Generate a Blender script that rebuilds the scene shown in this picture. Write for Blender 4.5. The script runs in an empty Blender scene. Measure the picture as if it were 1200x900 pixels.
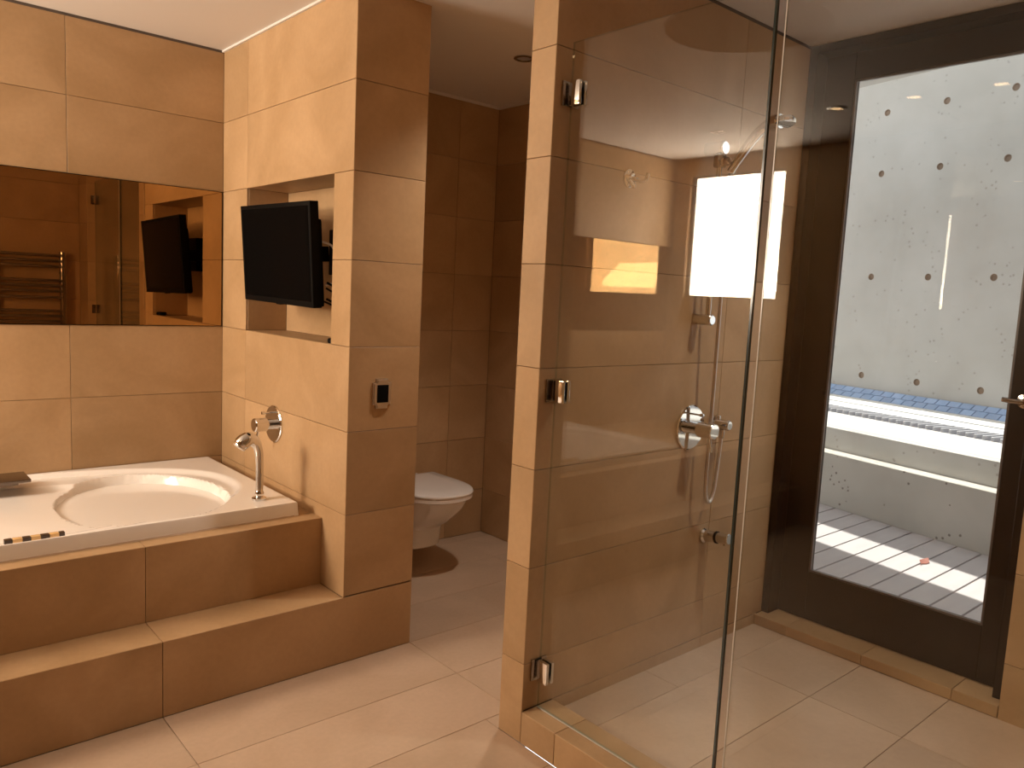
import bpy, bmesh, math, random
from mathutils import Vector, Matrix, Quaternion
random.seed(7)
scene = bpy.context.scene
col = scene.collection
PI = math.pi

# ------------------------------------------------------------------ camera
YAW, PIT, ROL, FPX = 0.848198351, -0.11438053, 0.0490289412, 916.042
F = Vector((math.cos(YAW)*math.cos(PIT), math.sin(YAW)*math.cos(PIT), math.sin(PIT)))
R0 = Vector((math.sin(YAW), -math.cos(YAW), 0.0))
U0 = R0.cross(F)
CR = R0*math.cos(ROL) + U0*math.sin(ROL)
CU = U0*math.cos(ROL) - R0*math.sin(ROL)
cam = bpy.data.cameras.new('camera')
cam.sensor_fit = 'HORIZONTAL'
cam.sensor_width = 36.0
cam.lens = FPX/1200.0*36.0
cam.clip_start = 0.02
camo = bpy.data.objects.new('camera', cam)
col.objects.link(camo)
camo.matrix_world = Matrix(((CR.x, CU.x, -F.x, 0.0), (CR.y, CU.y, -F.y, 0.0), (CR.z, CU.z, -F.z, 1.36), (0, 0, 0, 1)))
scene.camera = camo

# ------------------------------------------------------------------ world, sun, daylight, exposure
world = bpy.data.worlds.new('world')
scene.world = world
world.use_nodes = True
bg = world.node_tree.nodes['Background']
bg.inputs[0].default_value = (0.94, 0.96, 1.0, 1)
bg.inputs[1].default_value = 1.6

TH = math.radians(12.7)                       # the terrace outside is turned against the house
UA = Vector((math.cos(TH), -math.sin(TH), 0))  # away from the house
SA = Vector((math.sin(TH), math.cos(TH), 0))   # along the parapet
def ext(u, s, z): return UA*u + SA*s + Vector((0, 0, z))

sun = bpy.data.lights.new('sun', 'SUN')
sun.energy = 8.0
sun.angle = math.radians(0.6)
sun.color = (1.0, 0.96, 0.9)
suno = bpy.data.objects.new('sun', sun)
col.objects.link(suno)
SD = (UA*0.07 + SA*0.42 + Vector((0, 0, 0.9))).normalized()
suno.rotation_euler = (-SD).to_track_quat('-Z', 'Y').to_euler()

dl = bpy.data.lights.new('daylight_at_window', 'AREA')
dl.shape = 'RECTANGLE'; dl.size = 0.70; dl.size_y = 0.82
dl.energy = 64.0
dl.color = (1.0, 0.82, 0.65)
dlo = bpy.data.objects.new('daylight_at_window', dl)
col.objects.link(dlo)
dlo.location = (-1.465, 3.07, 1.82)
dlo.rotation_euler = Vector((1, 0, 0)).to_track_quat('-Z', 'Y').to_euler()

# added lamp aimed up through the same window to brighten the ceiling
dl2 = bpy.data.lights.new('added_bounce_at_window', 'AREA')
dl2.shape = 'RECTANGLE'; dl2.size = 0.70; dl2.size_y = 0.30
dl2.energy = 40.0
dl2.color = (1.0, 0.84, 0.66)
dlo2 = bpy.data.objects.new('added_bounce_at_window', dl2)
col.objects.link(dlo2)
dlo2.location = (-1.64, 3.03, 1.56)
dlo2.rotation_euler = Vector((0.66, -0.12, 0.74)).to_track_quat('-Z', 'Y').to_euler()

LAMP = 6.5            # power of each lit downlight
LAMP_COL = (1.0, 0.76, 0.50)

vs = scene.view_settings
vs.view_transform = 'Standard'; vs.look = 'None'; vs.gamma = 1.0; vs.exposure = 0.0
vs.use_curve_mapping = False

# ------------------------------------------------------------------ materials
def new_mat(name):
    m = bpy.data.materials.new(name); m.use_nodes = True
    return m, m.node_tree.nodes, m.node_tree.links, m.node_tree.nodes['Principled BSDF']

def plain(name, colr, rough=0.5, metal=0.0, spec=0.5, bump=0.0, bscale=80, coat=0.0):
    m, n, l, b = new_mat(name)
    b.inputs['Base Color'].default_value = (*colr, 1)
    b.inputs['Roughness'].default_value = rough
    b.inputs['Metallic'].default_value = metal
    b.inputs['Specular IOR Level'].default_value = spec
    b.inputs['Coat Weight'].default_value = coat
    if bump:
        tc = n.new('ShaderNodeTexCoord')
        t = n.new('ShaderNodeTexNoise'); t.inputs['Scale'].default_value = bscale
        bp = n.new('ShaderNodeBump'); bp.inputs['Strength'].default_value = bump; bp.inputs['Distance'].default_value = 0.002
        l.new(tc.outputs['Object'], t.inputs['Vector'])
        l.new(t.outputs['Fac'], bp.inputs['Height']); l.new(bp.outputs['Normal'], b.inputs['Normal'])
    return m

def stone(name, c0, c1, rough, var=0.10, scale=2.2, spec=0.35):
    """honed limestone: soft clouds, faint veins, a little tone of its own for every tile"""
    m, n, l, b = new_mat(name)
    geo = n.new('ShaderNodeNewGeometry'); oi = n.new('ShaderNodeObjectInfo')
    off = n.new('ShaderNodeVectorMath'); off.operation = 'SCALE'; off.inputs['Scale'].default_value = 17.0
    cx = n.new('ShaderNodeCombineXYZ')
    l.new(oi.outputs['Random'], cx.inputs[0]); l.new(oi.outputs['Random'], cx.inputs[1])
    l.new(cx.outputs[0], off.inputs[0])
    add = n.new('ShaderNodeVectorMath'); add.operation = 'ADD'
    l.new(geo.outputs['Position'], add.inputs[0]); l.new(off.outputs[0], add.inputs[1])
    n1 = n.new('ShaderNodeTexNoise'); n1.inputs['Scale'].default_value = scale; n1.inputs['Detail'].default_value = 5; n1.inputs['Distortion'].default_value = 1.2
    n2 = n.new('ShaderNodeTexNoise'); n2.inputs['Scale'].default_value = 60; n2.inputs['Detail'].default_value = 3
    l.new(add.outputs[0], n1.inputs['Vector']); l.new(add.outputs[0], n2.inputs['Vector'])
    ramp = n.new('ShaderNodeValToRGB')
    ramp.color_ramp.elements[0].position = 0.32; ramp.color_ramp.elements[0].color = (*c0, 1)
    ramp.color_ramp.elements[1].position = 0.70; ramp.color_ramp.elements[1].color = (*c1, 1)
    l.new(n1.outputs['Fac'], ramp.inputs[0])
    mr = n.new('ShaderNodeMapRange'); mr.inputs['To Min'].default_value = 1-var; mr.inputs['To Max'].default_value = 1+var*0.6
    l.new(oi.outputs['Random'], mr.inputs['Value'])
    mr2 = n.new('ShaderNodeMapRange'); mr2.inputs['From Min'].default_value = 0.3; mr2.inputs['From Max'].default_value = 0.7
    mr2.inputs['To Min'].default_value = 0.97; mr2.inputs['To Max'].default_value = 1.03
    l.new(n2.outputs['Fac'], mr2.inputs['Value'])
    mu = n.new('ShaderNodeMath'); mu.operation = 'MULTIPLY'
    l.new(mr.outputs[0], mu.inputs[0]); l.new(mr2.outputs[0], mu.inputs[1])
    sc = n.new('ShaderNodeVectorMath'); sc.operation = 'SCALE'
    l.new(ramp.outputs['Color'], sc.inputs[0]); l.new(mu.outputs[0], sc.inputs['Scale'])
    l.new(sc.outputs[0], b.inputs['Base Color'])
    b.inputs['Roughness'].default_value = rough
    b.inputs['Specular IOR Level'].default_value = spec
    bp = n.new('ShaderNodeBump'); bp.inputs['Strength'].default_value = 0.06; bp.inputs['Distance'].default_value = 0.002
    l.new(n2.outputs['Fac'], bp.inputs['Height']); l.new(bp.outputs['Normal'], b.inputs['Normal'])
    return m

def concrete(name, c0, c1, pits=0.5, rough=0.8):
    m, n, l, b = new_mat(name)
    tc = n.new('ShaderNodeTexCoord')
    n1 = n.new('ShaderNodeTexNoise'); n1.inputs['Scale'].default_value = 1.6; n1.inputs['Detail'].default_value = 7; n1.inputs['Roughness'].default_value = 0.6
    v = n.new('ShaderNodeTexVoronoi'); v.inputs['Scale'].default_value = 20; v.inputs['Randomness'].default_value = 1
    n3 = n.new('ShaderNodeTexNoise'); n3.inputs['Scale'].default_value = 5
    for t in (n1, v, n3): l.new(tc.outputs['Object'], t.inputs['Vector'])
    ramp = n.new('ShaderNodeValToRGB')
    ramp.color_ramp.elements[0].position = 0.3; ramp.color_ramp.elements[0].color = (*c0, 1)
    ramp.color_ramp.elements[1].position = 0.7; ramp.color_ramp.elements[1].color = (*c1, 1)
    l.new(n1.outputs['Fac'], ramp.inputs[0])
    lt = n.new('ShaderNodeMath'); lt.operation = 'LESS_THAN'; lt.inputs[1].default_value = 0.17
    l.new(v.outputs['Distance'], lt.inputs[0])
    gt = n.new('ShaderNodeMath'); gt.operation = 'GREATER_THAN'; gt.inputs[1].default_value = 0.53
    l.new(n3.outputs['Fac'], gt.inputs[0])
    mu = n.new('ShaderNodeMath'); mu.operation = 'MULTIPLY'; l.new(lt.outputs[0], mu.inputs[0]); l.new(gt.outputs[0], mu.inputs[1])
    m2 = n.new('ShaderNodeMath'); m2.operation = 'MULTIPLY'; m2.inputs[1].default_value = pits; l.new(mu.outputs[0], m2.inputs[0])
    mix = n.new('ShaderNodeMix'); mix.data_type = 'RGBA'
    l.new(m2.outputs[0], mix.inputs[0]); l.new(ramp.outputs[0], mix.inputs[6]); mix.inputs[7].default_value = (0.12, 0.10, 0.09, 1)
    l.new(mix.outputs[2], b.inputs['Base Color'])
    b.inputs['Roughness'].default_value = rough; b.inputs['Specular IOR Level'].default_value = 0.2
    bp = n.new('ShaderNodeBump'); bp.inputs['Strength'].default_value = 0.15; bp.inputs['Distance'].default_value = 0.01
    l.new(n1.outputs['Fac'], bp.inputs['Height']); l.new(bp.outputs['Normal'], b.inputs['Normal'])
    return m

def wood(name, c0, c1, rough, axis_scale, spec=0.4):
    m, n, l, b = new_mat(name)
    tc = n.new('ShaderNodeTexCoord'); mp = n.new('ShaderNodeMapping'); mp.inputs['Scale'].default_value = axis_scale
    t = n.new('ShaderNodeTexNoise'); t.inputs['Scale'].default_value = 6; t.inputs['Detail'].default_value = 6
    l.new(tc.outputs['Object'], mp.inputs['Vector']); l.new(mp.outputs[0], t.inputs['Vector'])
    ramp = n.new('ShaderNodeValToRGB')
    ramp.color_ramp.elements[0].position = 0.3; ramp.color_ramp.elements[0].color = (*c0, 1)
    ramp.color_ramp.elements[1].position = 0.7; ramp.color_ramp.elements[1].color = (*c1, 1)
    l.new(t.outputs['Fac'], ramp.inputs[0]); l.new(ramp.outputs[0], b.inputs['Base Color'])
    b.inputs['Roughness'].default_value = rough; b.inputs['Specular IOR Level'].default_value = spec
    return m

def thin_glass(name, tint=(0.97, 0.98, 0.965), f0=0.048, rough=0.0):
    """one face of a pane: clear, with a Schlick reflection that is the same from both sides"""
    m, n, l, b = new_mat(name)
    n.remove(b)
    out = n['Material Output']
    tr = n.new('ShaderNodeBsdfTransparent'); tr.inputs[0].default_value = (*tint, 1)
    gl = n.new('ShaderNodeBsdfGlossy'); gl.inputs['Roughness'].default_value = rough
    lw = n.new('ShaderNodeLayerWeight'); lw.inputs['Blend'].default_value = 0.5
    p = n.new('ShaderNodeMath'); p.operation = 'POWER'; p.inputs[1].default_value = 5.0
    l.new(lw.outputs['Facing'], p.inputs[0])
    ma = n.new('ShaderNodeMath'); ma.operation = 'MULTIPLY_ADD'; ma.inputs[1].default_value = 1-f0; ma.inputs[2].default_value = f0
    l.new(p.outputs[0], ma.inputs[0])
    mx = n.new('ShaderNodeMixShader')
    l.new(ma.outputs[0], mx.inputs[0]); l.new(tr.outputs[0], mx.inputs[1]); l.new(gl.outputs[0], mx.inputs[2])
    l.new(mx.outputs[0], out.inputs['Surface'])
    return m

def emit(name, colr, strength):
    m, n, l, b = new_mat(name)
    b.inputs['Base Color'].default_value = (0.8, 0.75, 0.7, 1)
    b.inputs['Emission Color'].default_value = (*colr, 1); b.inputs['Emission Strength'].default_value = strength
    return m

M = {}
M['stone'] = stone('limestone_wall', (0.405, 0.252, 0.124), (0.515, 0.335, 0.182), 0.45)
M['stone_floor'] = stone('limestone_floor', (0.505, 0.365, 0.255), (0.58, 0.43, 0.312), 0.33, 0.06, 2.6, 0.4)
M['grout'] = plain('grout', (0.19, 0.115, 0.06), 0.9)
M['grout_floor'] = plain('grout_floor', (0.22, 0.15, 0.10), 0.9)
M['paint'] = plain('ceiling_paint', (0.75, 0.70, 0.655), 0.75, spec=0.25, bump=0.03, bscale=120)
M['gap_shade'] = plain('painted_gap_shade', (0.10, 0.075, 0.06), 0.8)  # dark colour stands in for the shade of the gap below the ceiling
M['acrylic'] = plain('bath_acrylic', (0.92, 0.885, 0.845), 0.16, coat=0.4)
M['ceramic'] = plain('toilet_ceramic', (0.84, 0.80, 0.76), 0.12, coat=0.3)
M['chrome'] = plain('chrome', (0.74, 0.735, 0.73), 0.05, 1.0)
M['chrome_dark'] = plain('dark_chrome', (0.42, 0.38, 0.35), 0.12, 1.0)
M['steel'] = plain('brushed_steel', (0.72, 0.68, 0.65), 0.30, 1.0)
M['black'] = plain('black_plastic', (0.003, 0.003, 0.003), 0.5, spec=0.08)
M['screen'] = plain('tv_screen', (0.003, 0.003, 0.003), 0.2, spec=0.06)
M['white_plastic'] = plain('white_cable', (0.7, 0.66, 0.6), 0.5)
M['mirror'] = plain('bronze_mirror', (0.41, 0.25, 0.11), 0.0, 1.0)
M['glass'] = thin_glass('shower_glass')
M['glass_door'] = thin_glass('door_glass', (0.98, 0.985, 0.98), 0.02)
M['glass_edge'] = plain('glass_edge_dark', (0.03, 0.04, 0.035), 0.15, spec=0.5)
M['glass_edge_light'] = plain('clear_edge_seal', (0.62, 0.58, 0.53), 0.2)
M['wenge'] = wood('dark_stained_wood', (0.005, 0.0035, 0.003), (0.011, 0.0075, 0.006), 0.30, (6, 6, 0.6), 0.15)
M['wenge_h'] = wood('dark_stained_wood_rail', (0.005, 0.0035, 0.003), (0.011, 0.0075, 0.006), 0.30, (6, 0.6, 6), 0.15)
M['bead'] = plain('dark_glazing_bead', (0.09, 0.065, 0.055), 0.3)
M['deck'] = wood('grey_deck_board', (0.45, 0.41, 0.41), (0.49, 0.45, 0.445), 0.7, (0.5, 4, 4), 0.2)
M['deck_gap'] = plain('deck_underlay', (0.30, 0.13, 0.08), 0.9)
M['concrete'] = concrete('board_concrete', (0.44, 0.42, 0.385), (0.55, 0.53, 0.50), 0.35)
M['concrete_pit'] = concrete('pitted_concrete', (0.46, 0.43, 0.38), (0.58, 0.545, 0.49), 0.75)
M['tiehole'] = plain('tie_hole_mortar', (0.27, 0.20, 0.15), 0.9)
M['render'] = concrete('white_pool_render', (0.74, 0.72, 0.68), (0.84, 0.82, 0.78), 0.05)
M['grate'] = plain('white_grate_plastic', (0.78, 0.78, 0.80), 0.45)
M['fin'] = plain('grey_grate_fin', (0.50, 0.50, 0.53), 0.5)
M['channel'] = plain('channel_shade_and_joints', (0.13, 0.14, 0.18), 0.8)  # dark tone paints in shade under the grating fins; also the tile joints
M['bluetile'] = stone('blue_glazed_tile', (0.31, 0.43, 0.64), (0.38, 0.50, 0.72), 0.2, 0.12, 6)
M['leaf'] = plain('dry_red_leaf', (0.30, 0.11, 0.08), 0.7)
M['lamp_on'] = emit('lamp_lit', (1.0, 0.62, 0.30), 9.0)
M['lamp_off'] = plain('lamp_unlit', (0.45, 0.42, 0.40), 0.2)
M['bronze_spout'] = plain('dark_bronze_metal', (0.20, 0.165, 0.14), 0.22, 1.0)
M['glass_edge_thin'] = thin_glass('polished_glass_edge', (0.72, 0.76, 0.70), 0.05)
M['refl_dark'] = plain('painted_dark_reflection', (0.035, 0.018, 0.010), 0.2)  # dark reflection in the metal grip, painted as a colour
M['refl_light'] = plain('painted_amber_reflection', (0.72, 0.46, 0.20), 0.2)  # bright reflection in the metal grip, painted as a colour

# ------------------------------------------------------------------ helpers
def link(o, parent=None):
    col.objects.link(o)
    if parent is not None:
        o.parent = parent
    return o
def smooth(me, ang=0.6):
    for p in me.polygons: p.use_smooth = True
    try: me.set_sharp_from_angle(angle=ang)
    except Exception: pass
def obj(name, bm, mat, parent=None, sm=True):
    bmesh.ops.recalc_face_normals(bm, faces=bm.faces[:])
    me = bpy.data.meshes.new(name); bm.to_mesh(me); bm.free()
    if sm: smooth(me)
    for mm in (mat if isinstance(mat, (list, tuple)) else [mat]): me.materials.append(mm)
    return link(bpy.data.objects.new(name, me), parent)
def thing(name, label, cat, loc=(0, 0, 0), group=None):
    o = bpy.data.objects.new(name, None); col.objects.link(o); o.location = loc
    o.empty_display_size = 0.05
    o['label'] = label; o['category'] = cat
    if group: o['group'] = group
    return o
def tag(o, label, cat, group=None):
    o['label'] = label; o['category'] = cat
    if group: o['group'] = group
    return o
def struct(o): o['kind'] = 'structure'; return o
def keep(o, parent):
    """parent without moving (parent is an unrotated Empty)"""
    o.parent = parent; o.location = Vector(o.location)-Vector(parent.location)
    return o

def box(bm, a, b, bev=0.0, seg=2, mi=0):
    r = bmesh.ops.create_cube(bm, size=1)
    c = [(a[i]+b[i])/2 for i in range(3)]; s = [abs(b[i]-a[i]) for i in range(3)]
    for v in r['verts']: v.co = Vector((v.co.x*s[0]+c[0], v.co.y*s[1]+c[1], v.co.z*s[2]+c[2]))
    fs = list({f for v in r['verts'] for f in v.link_faces})
    for f in fs: f.material_index = mi
    if bev:
        es = list({e for f in fs for e in f.edges})
        bmesh.ops.bevel(bm, geom=es, offset=bev, segments=seg, affect='EDGES', profile=0.7)
def boxes(*bs, bev=0.0):
    bm = bmesh.new()
    for a, b in bs: box(bm, a, b, bev)
    return bm
def frame_of(d):
    d = Vector(d).normalized()
    up = Vector((0, 0, 1)) if abs(d.z) < 0.95 else Vector((1, 0, 0))
    x = up.cross(d).normalized(); y = d.cross(x)
    return x, y
def sweep(bm, pts, rad, n=16, cap=True):
    pts = [Vector(p) for p in pts]
    if not isinstance(rad, (list, tuple)): rad = [rad]*len(pts)
    rings = []; x = None
    for i, p in enumerate(pts):
        if i == 0: d = pts[1]-p
        elif i == len(pts)-1: d = p-pts[i-1]
        else: d = (pts[i+1]-p).normalized()+(p-pts[i-1]).normalized()
        d.normalize()
        if x is None: x, y = frame_of(d)
        else:
            x = (x-d*x.dot(d)).normalized(); y = d.cross(x)
        rings.append([bm.verts.new(p+x*math.cos(2*PI*k/n)*rad[i]+y*math.sin(2*PI*k/n)*rad[i]) for k in range(n)])
    for a, b in zip(rings, rings[1:]):
        for k in range(n): bm.faces.new((a[k], a[(k+1) % n], b[(k+1) % n], b[k]))
    if cap:
        bm.faces.new(rings[0][::-1]); bm.faces.new(rings[-1])
def lathe(bm, origin, axis, prof, n=32):
    """prof: (distance along axis, radius)"""
    o = Vector(origin); d = Vector(axis).normalized(); x, y = frame_of(d)
    rings = []
    for t, r in prof:
        if r < 1e-6: rings.append([bm.verts.new(o+d*t)])
        else: rings.append([bm.verts.new(o+d*t+(x*math.cos(2*PI*k/n)+y*math.sin(2*PI*k/n))*r) for k in range(n)])
    for a, b in zip(rings, rings[1:]):
        for k in range(n):
            if len(a) == 1 and len(b) == 1: continue
            if len(a) == 1: bm.faces.new((a[0], b[(k+1) % n], b[k]))
            elif len(b) == 1: bm.faces.new((a[k], a[(k+1) % n], b[0]))
            else: bm.faces.new((a[k], a[(k+1) % n], b[(k+1) % n], b[k]))
    if len(rings[0]) > 1: bm.faces.new(rings[0][::-1])
    if len(rings[-1]) > 1: bm.faces.new(rings[-1])
def bez(pts, n=24):
    """Catmull-Rom through the points"""
    P = [Vector(p) for p in pts]; P = [P[0]*2-P[1]]+P+[P[-1]*2-P[-2]]
    out = []
    for i in range(1, len(P)-2):
        for k in range(n):
            t = k/n
            out.append(0.5*((2*P[i])+(P[i+1]-P[i-1])*t+(2*P[i-1]-5*P[i]+4*P[i+1]-P[i+2])*t*t+(3*P[i]-P[i-1]-3*P[i+1]+P[i+2])*t**3))
    out.append(P[-2]); return out
def loft(bm, rings, capa=True, capb=True):
    vr = [[bm.verts.new(p) for p in r] for r in rings]
    n = len(vr[0])
    for a, b in zip(vr, vr[1:]):
        for k in range(n): bm.faces.new((a[k], a[(k+1) % n], b[(k+1) % n], b[k]))
    if capa: bm.faces.new(vr[0][::-1])
    if capb: bm.faces.new(vr[-1])

# ---- stone tiles: every tile an object, alike ones share a mesh
TT = 0.008      # tile thickness proud of the bed
GAP = 0.0017
tile_cache = {}
AX = {'-y': (Vector((1, 0, 0)), Vector((0, 0, 1))), '+y': (Vector((-1, 0, 0)), Vector((0, 0, 1))),
      '-x': (Vector((0, -1, 0)), Vector((0, 0, 1))), '+x': (Vector((0, 1, 0)), Vector((0, 0, 1))),
      '+z': (Vector((1, 0, 0)), Vector((0, 1, 0)))}
def tile_mesh(w, h, mat, t=TT):
    key = (round(w, 4), round(h, 4), mat.name, t)
    if key in tile_cache: return tile_cache[key]
    c = 0.0008; a, b = w/2, h/2
    vs_ = [(-a, -b, 0), (a, -b, 0), (a, b, 0), (-a, b, 0),
           (-a, -b, t-c), (a, -b, t-c), (a, b, t-c), (-a, b, t-c),
           (-a+c, -b+c, t), (a-c, -b+c, t), (a-c, b-c, t), (-a+c, b-c, t)]
    fs = [(3, 2, 1, 0)]
    for q in (0, 4):
        for k in range(4): fs.append((q+k, q+(k+1) % 4, q+4+(k+1) % 4, q+4+k))
    fs.append((8, 9, 10, 11))
    me = bpy.data.meshes.new('tile'); me.from_pydata(vs_, [], fs); me.materials.append(mat)
    tile_cache[key] = me
    return me
def put_tile(parent, side, plane, u0, u1, v0, v1, mat, name='tile', g=GAP):
    """u is x (y-walls, floors) or y (x-walls); v is z (walls) or y (floors)"""
    if u1-u0 < 0.008 or v1-v0 < 0.008: return
    uc, vc = (u0+u1)/2, (v0+v1)/2
    me = tile_mesh(u1-u0-g, v1-v0-g, mat)
    X, Y = AX[side]; Z = X.cross(Y)
    if side[1] == 'y': p = Vector((uc, plane, vc))
    elif side[1] == 'x': p = Vector((plane, uc, vc))
    else: p = Vector((uc, vc, plane))
    p = p-Z*TT
    o = bpy.data.objects.new(name, me)
    o.matrix_world = Matrix(((X.x, Y.x, Z.x, p.x), (X.y, Y.y, Z.y, p.y), (X.z, Y.z, Z.z, p.z), (0, 0, 0, 1)))
    col.objects.link(o)
    if parent is not None:
        o.parent = parent; o.matrix_parent_inverse = parent.matrix_basis.inverted()
def tiles(parent, side, plane, us, vs_, mat, holes=()):
    for i in range(len(us)-1):
        for j in range(len(vs_)-1):
            cells = [(us[i], us[i+1], vs_[j], vs_[j+1])]
            for (a, b, c, d) in holes:
                nxt = []
                for (x0, x1, y0, y1) in cells:
                    if a >= x1-1e-4 or b <= x0+1e-4 or c >= y1-1e-4 or d <= y0+1e-4: nxt.append((x0, x1, y0, y1)); continue
                    if a > x0: nxt.append((x0, a, y0, y1))
                    if b < x1: nxt.append((b, x1, y0, y1))
                    xa, xb = max(a, x0), min(b, x1)
                    if c > y0: nxt.append((xa, xb, y0, c))
                    if d < y1: nxt.append((xa, xb, d, y1))
                cells = nxt
            for (x0, x1, y0, y1) in cells: put_tile(parent, side, plane, x0, x1, y0, y1, mat)

# ------------------------------------------------------------------ room shell
CE = 2.358                      # ceiling height
ROWS = [0.0, 0.25, 0.55, 0.85, 1.15, 1.45, 1.75, 2.05, CE]
XL, YT, XT, XP = -1.40, 3.56, 1.36, 1.655      # left wall, tub wall, tv wall, far face of the pier
YP, YB, XB = 2.403, 3.37, 2.785                # front of the pier, toilet back wall, toilet right wall
XG, YS, YS2 = 1.545, 1.635, 1.737              # end and faces of the shower partition
XD, YN, YW = 2.832, 0.30, 0.06                 # shower door wall, near shower wall, wall behind the camera
def R(lo, hi): return [lo]+[r for r in ROWS if lo+0.02 < r < hi-0.02]+[hi]
t = TT

def wall(name, *bs):
    return struct(obj(name, boxes(*bs), M['grout'], None, False))

w = wall('wall_back', ((XL-0.2, YT+t, 0), (XT+0.3, YT+0.2, CE+0.1)))
tiles(w, '-y', YT, [XL, -1.09, -0.175, 0.74, XT], R(0.492, CE), M['stone'], [(-1.388, 1.354, 1.15, 1.75)])
# pier with the TV niche
NY0, NY1, NX = 2.538, 3.295, 1.545
w = wall('wall_niche', ((XT+t, YP+t, 0), (NX-t, NY0-t, CE)), ((XT+t, NY1+t, 0), (NX-t, YT+t, CE)),
         ((XT+t, NY0-t, 0), (NX-t, NY1+t, 1.15-t)), ((XT+t, NY0-t, 1.75+t), (NX-t, NY1+t, CE)),
         ((NX+t, YP+t, 0), (XP-t, YT+t, CE)), ((NX-t, YP+t, 0), (NX+t, NY0-t, CE)), ((NX-t, NY1+t, 0), (NX+t, YT+t, CE)))
tiles(w, '-x', XT, [YP, NY1, YT], R(0.246, CE), M['stone'], [(NY0, NY1, 1.15, 1.75)])
tiles(w, '-y', YP, [XT, XP], R(0.25, CE), M['stone'])
tiles(w, '-y', YP, [0.74, XP], [0.0, 0.246], M['stone'])
tiles(w, '+x', XP, [YP, NY1, YB], R(0.0, CE), M['stone'])
tiles(w, '-x', NX, [NY0, NY1], [1.15, 1.75], M['stone'])
tiles(w, '-y', NY1, [XT+t, NX], [1.15, 1.75], M['stone'])
tiles(w, '+y', NY0, [XT+t, NX], [1.15, 1.75], M['stone'])
tiles(w, '+z', 1.15, [XT+t, NX], [NY0, NY1], M['stone'])
niche_lining = obj('niche_lintel', boxes(((XT+0.0005, NY0, 1.75), (NX, NY1, 1.758))), M['stone'], w, False)
w = wall('wall_toilet_back', ((XP-t, YB+t, 0), (3.1, YB+0.2, CE+0.1)))
tiles(w, '-y', YB, [XP, 2.525, XB], R(0, CE), M['stone'])
w = wall('wall_toilet_right', ((XB+t, YS2-t, 0), (3.1, YB+t, CE+0.1)))
tiles(w, '-x', XB, [YS2, 2.52, YB], R(0, CE), M['stone'])
w = wall('wall_partition', ((XG+t, YS+t, 0), (3.1, YS2-t, CE)))
tiles(w, '-x', XG, [YS, YS2], R(0, CE), M['stone'])
tiles(w, '-y', YS, [XG, 2.46, 2.885], R(0.102, CE), M['stone'])
tiles(w, '-y', YS, [XG+0.135, 2.46, 2.85], [0.05, 0.10], M['stone'])
tiles(w, '+y', YS2, [XG, 2.46, XB], R(0, CE), M['stone'])
# wall with the terrace door
w = wall('wall_right', ((XD+t, -0.1, 0), (3.1, 0.735, CE+0.1)), ((2.985, 0.735, 2.345), (3.1, YS+t, CE+0.1)), ((2.99, 0.735, -0.1), (3.1, YS+t, 0.04)))
tiles(w, '-x', XD, [YN, 0.735], R(0.05, CE), M['stone'])
w = wall('wall_shower_near', ((XG-t+0.016, YW-0.2, 0), (XD+t, YN-t, CE+0.1)))
tiles(w, '+y', YN, [XG, 2.46, XD], R(0.05, CE), M['stone'])
tiles(w, '-x', XG, [YW, YN], R(0, CE), M['stone'])
w = wall('wall_front', ((0.45, YW-0.12, 0), (XG+t, YW-t, CE+0.1)), ((XL-0.2, YW-0.12, 0), (-0.5, YW-t, CE+0.1)), ((-0.5, YW-0.12, 2.1), (0.45, YW-t, CE+0.1)))
tiles(w, '+y', YW, [0.45, 0.63, XG], R(0, CE), M['stone'])
tiles(w, '+y', YW, [XL, -0.5], R(0, CE), M['stone'])
WY0, WY1, WZ0, WZ1 = 2.71, 3.43, 1.40, 2.24
w = wall('wall_left', ((XL-0.2, -1.6, 0), (XL-t, WY0, CE+0.1)), ((XL-0.2, WY1, 0), (XL-t, YT+0.2, CE+0.1)),
         ((XL-0.2, WY0, 0), (XL-t, WY1, WZ0)), ((XL-0.2, WY0, WZ1), (XL-t, WY1, CE+0.1)))
tiles(w, '+x', XL, [YW, 0.90, 1.815, 2.73, YT], R(0, CE), M['stone'], [(WY0, WY1, WZ0, WZ1)])
w = struct(obj('wall_hallway', boxes(((XL-0.2, -1.8, 0), (0.9, -1.6, CE+0.1)), ((0.7, -1.6, 0), (0.9, YW-0.12, CE+0.1))), M['paint'], None, False))
# window in the left wall
wn = struct(bpy.data.objects.new('window_1', None)); col.objects.link(wn)
fr = 0.012
obj('window_frame', boxes(((-1.455, WY0, WZ0), (-1.43, WY0+fr, WZ1)), ((-1.455, WY1-fr, WZ0), (-1.43, WY1, WZ1)),
                          ((-1.455, WY0+fr, WZ0), (-1.43, WY1-fr, WZ0+fr)), ((-1.455, WY0+fr, WZ1-fr), (-1.43, WY1-fr, WZ1))), M['wenge'], wn, False)
obj('window_pane', boxes(((-1.445, WY0+fr, WZ0+fr), (-1.440, WY1-fr, WZ1-fr))), M['glass_door'], wn, False)

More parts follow.
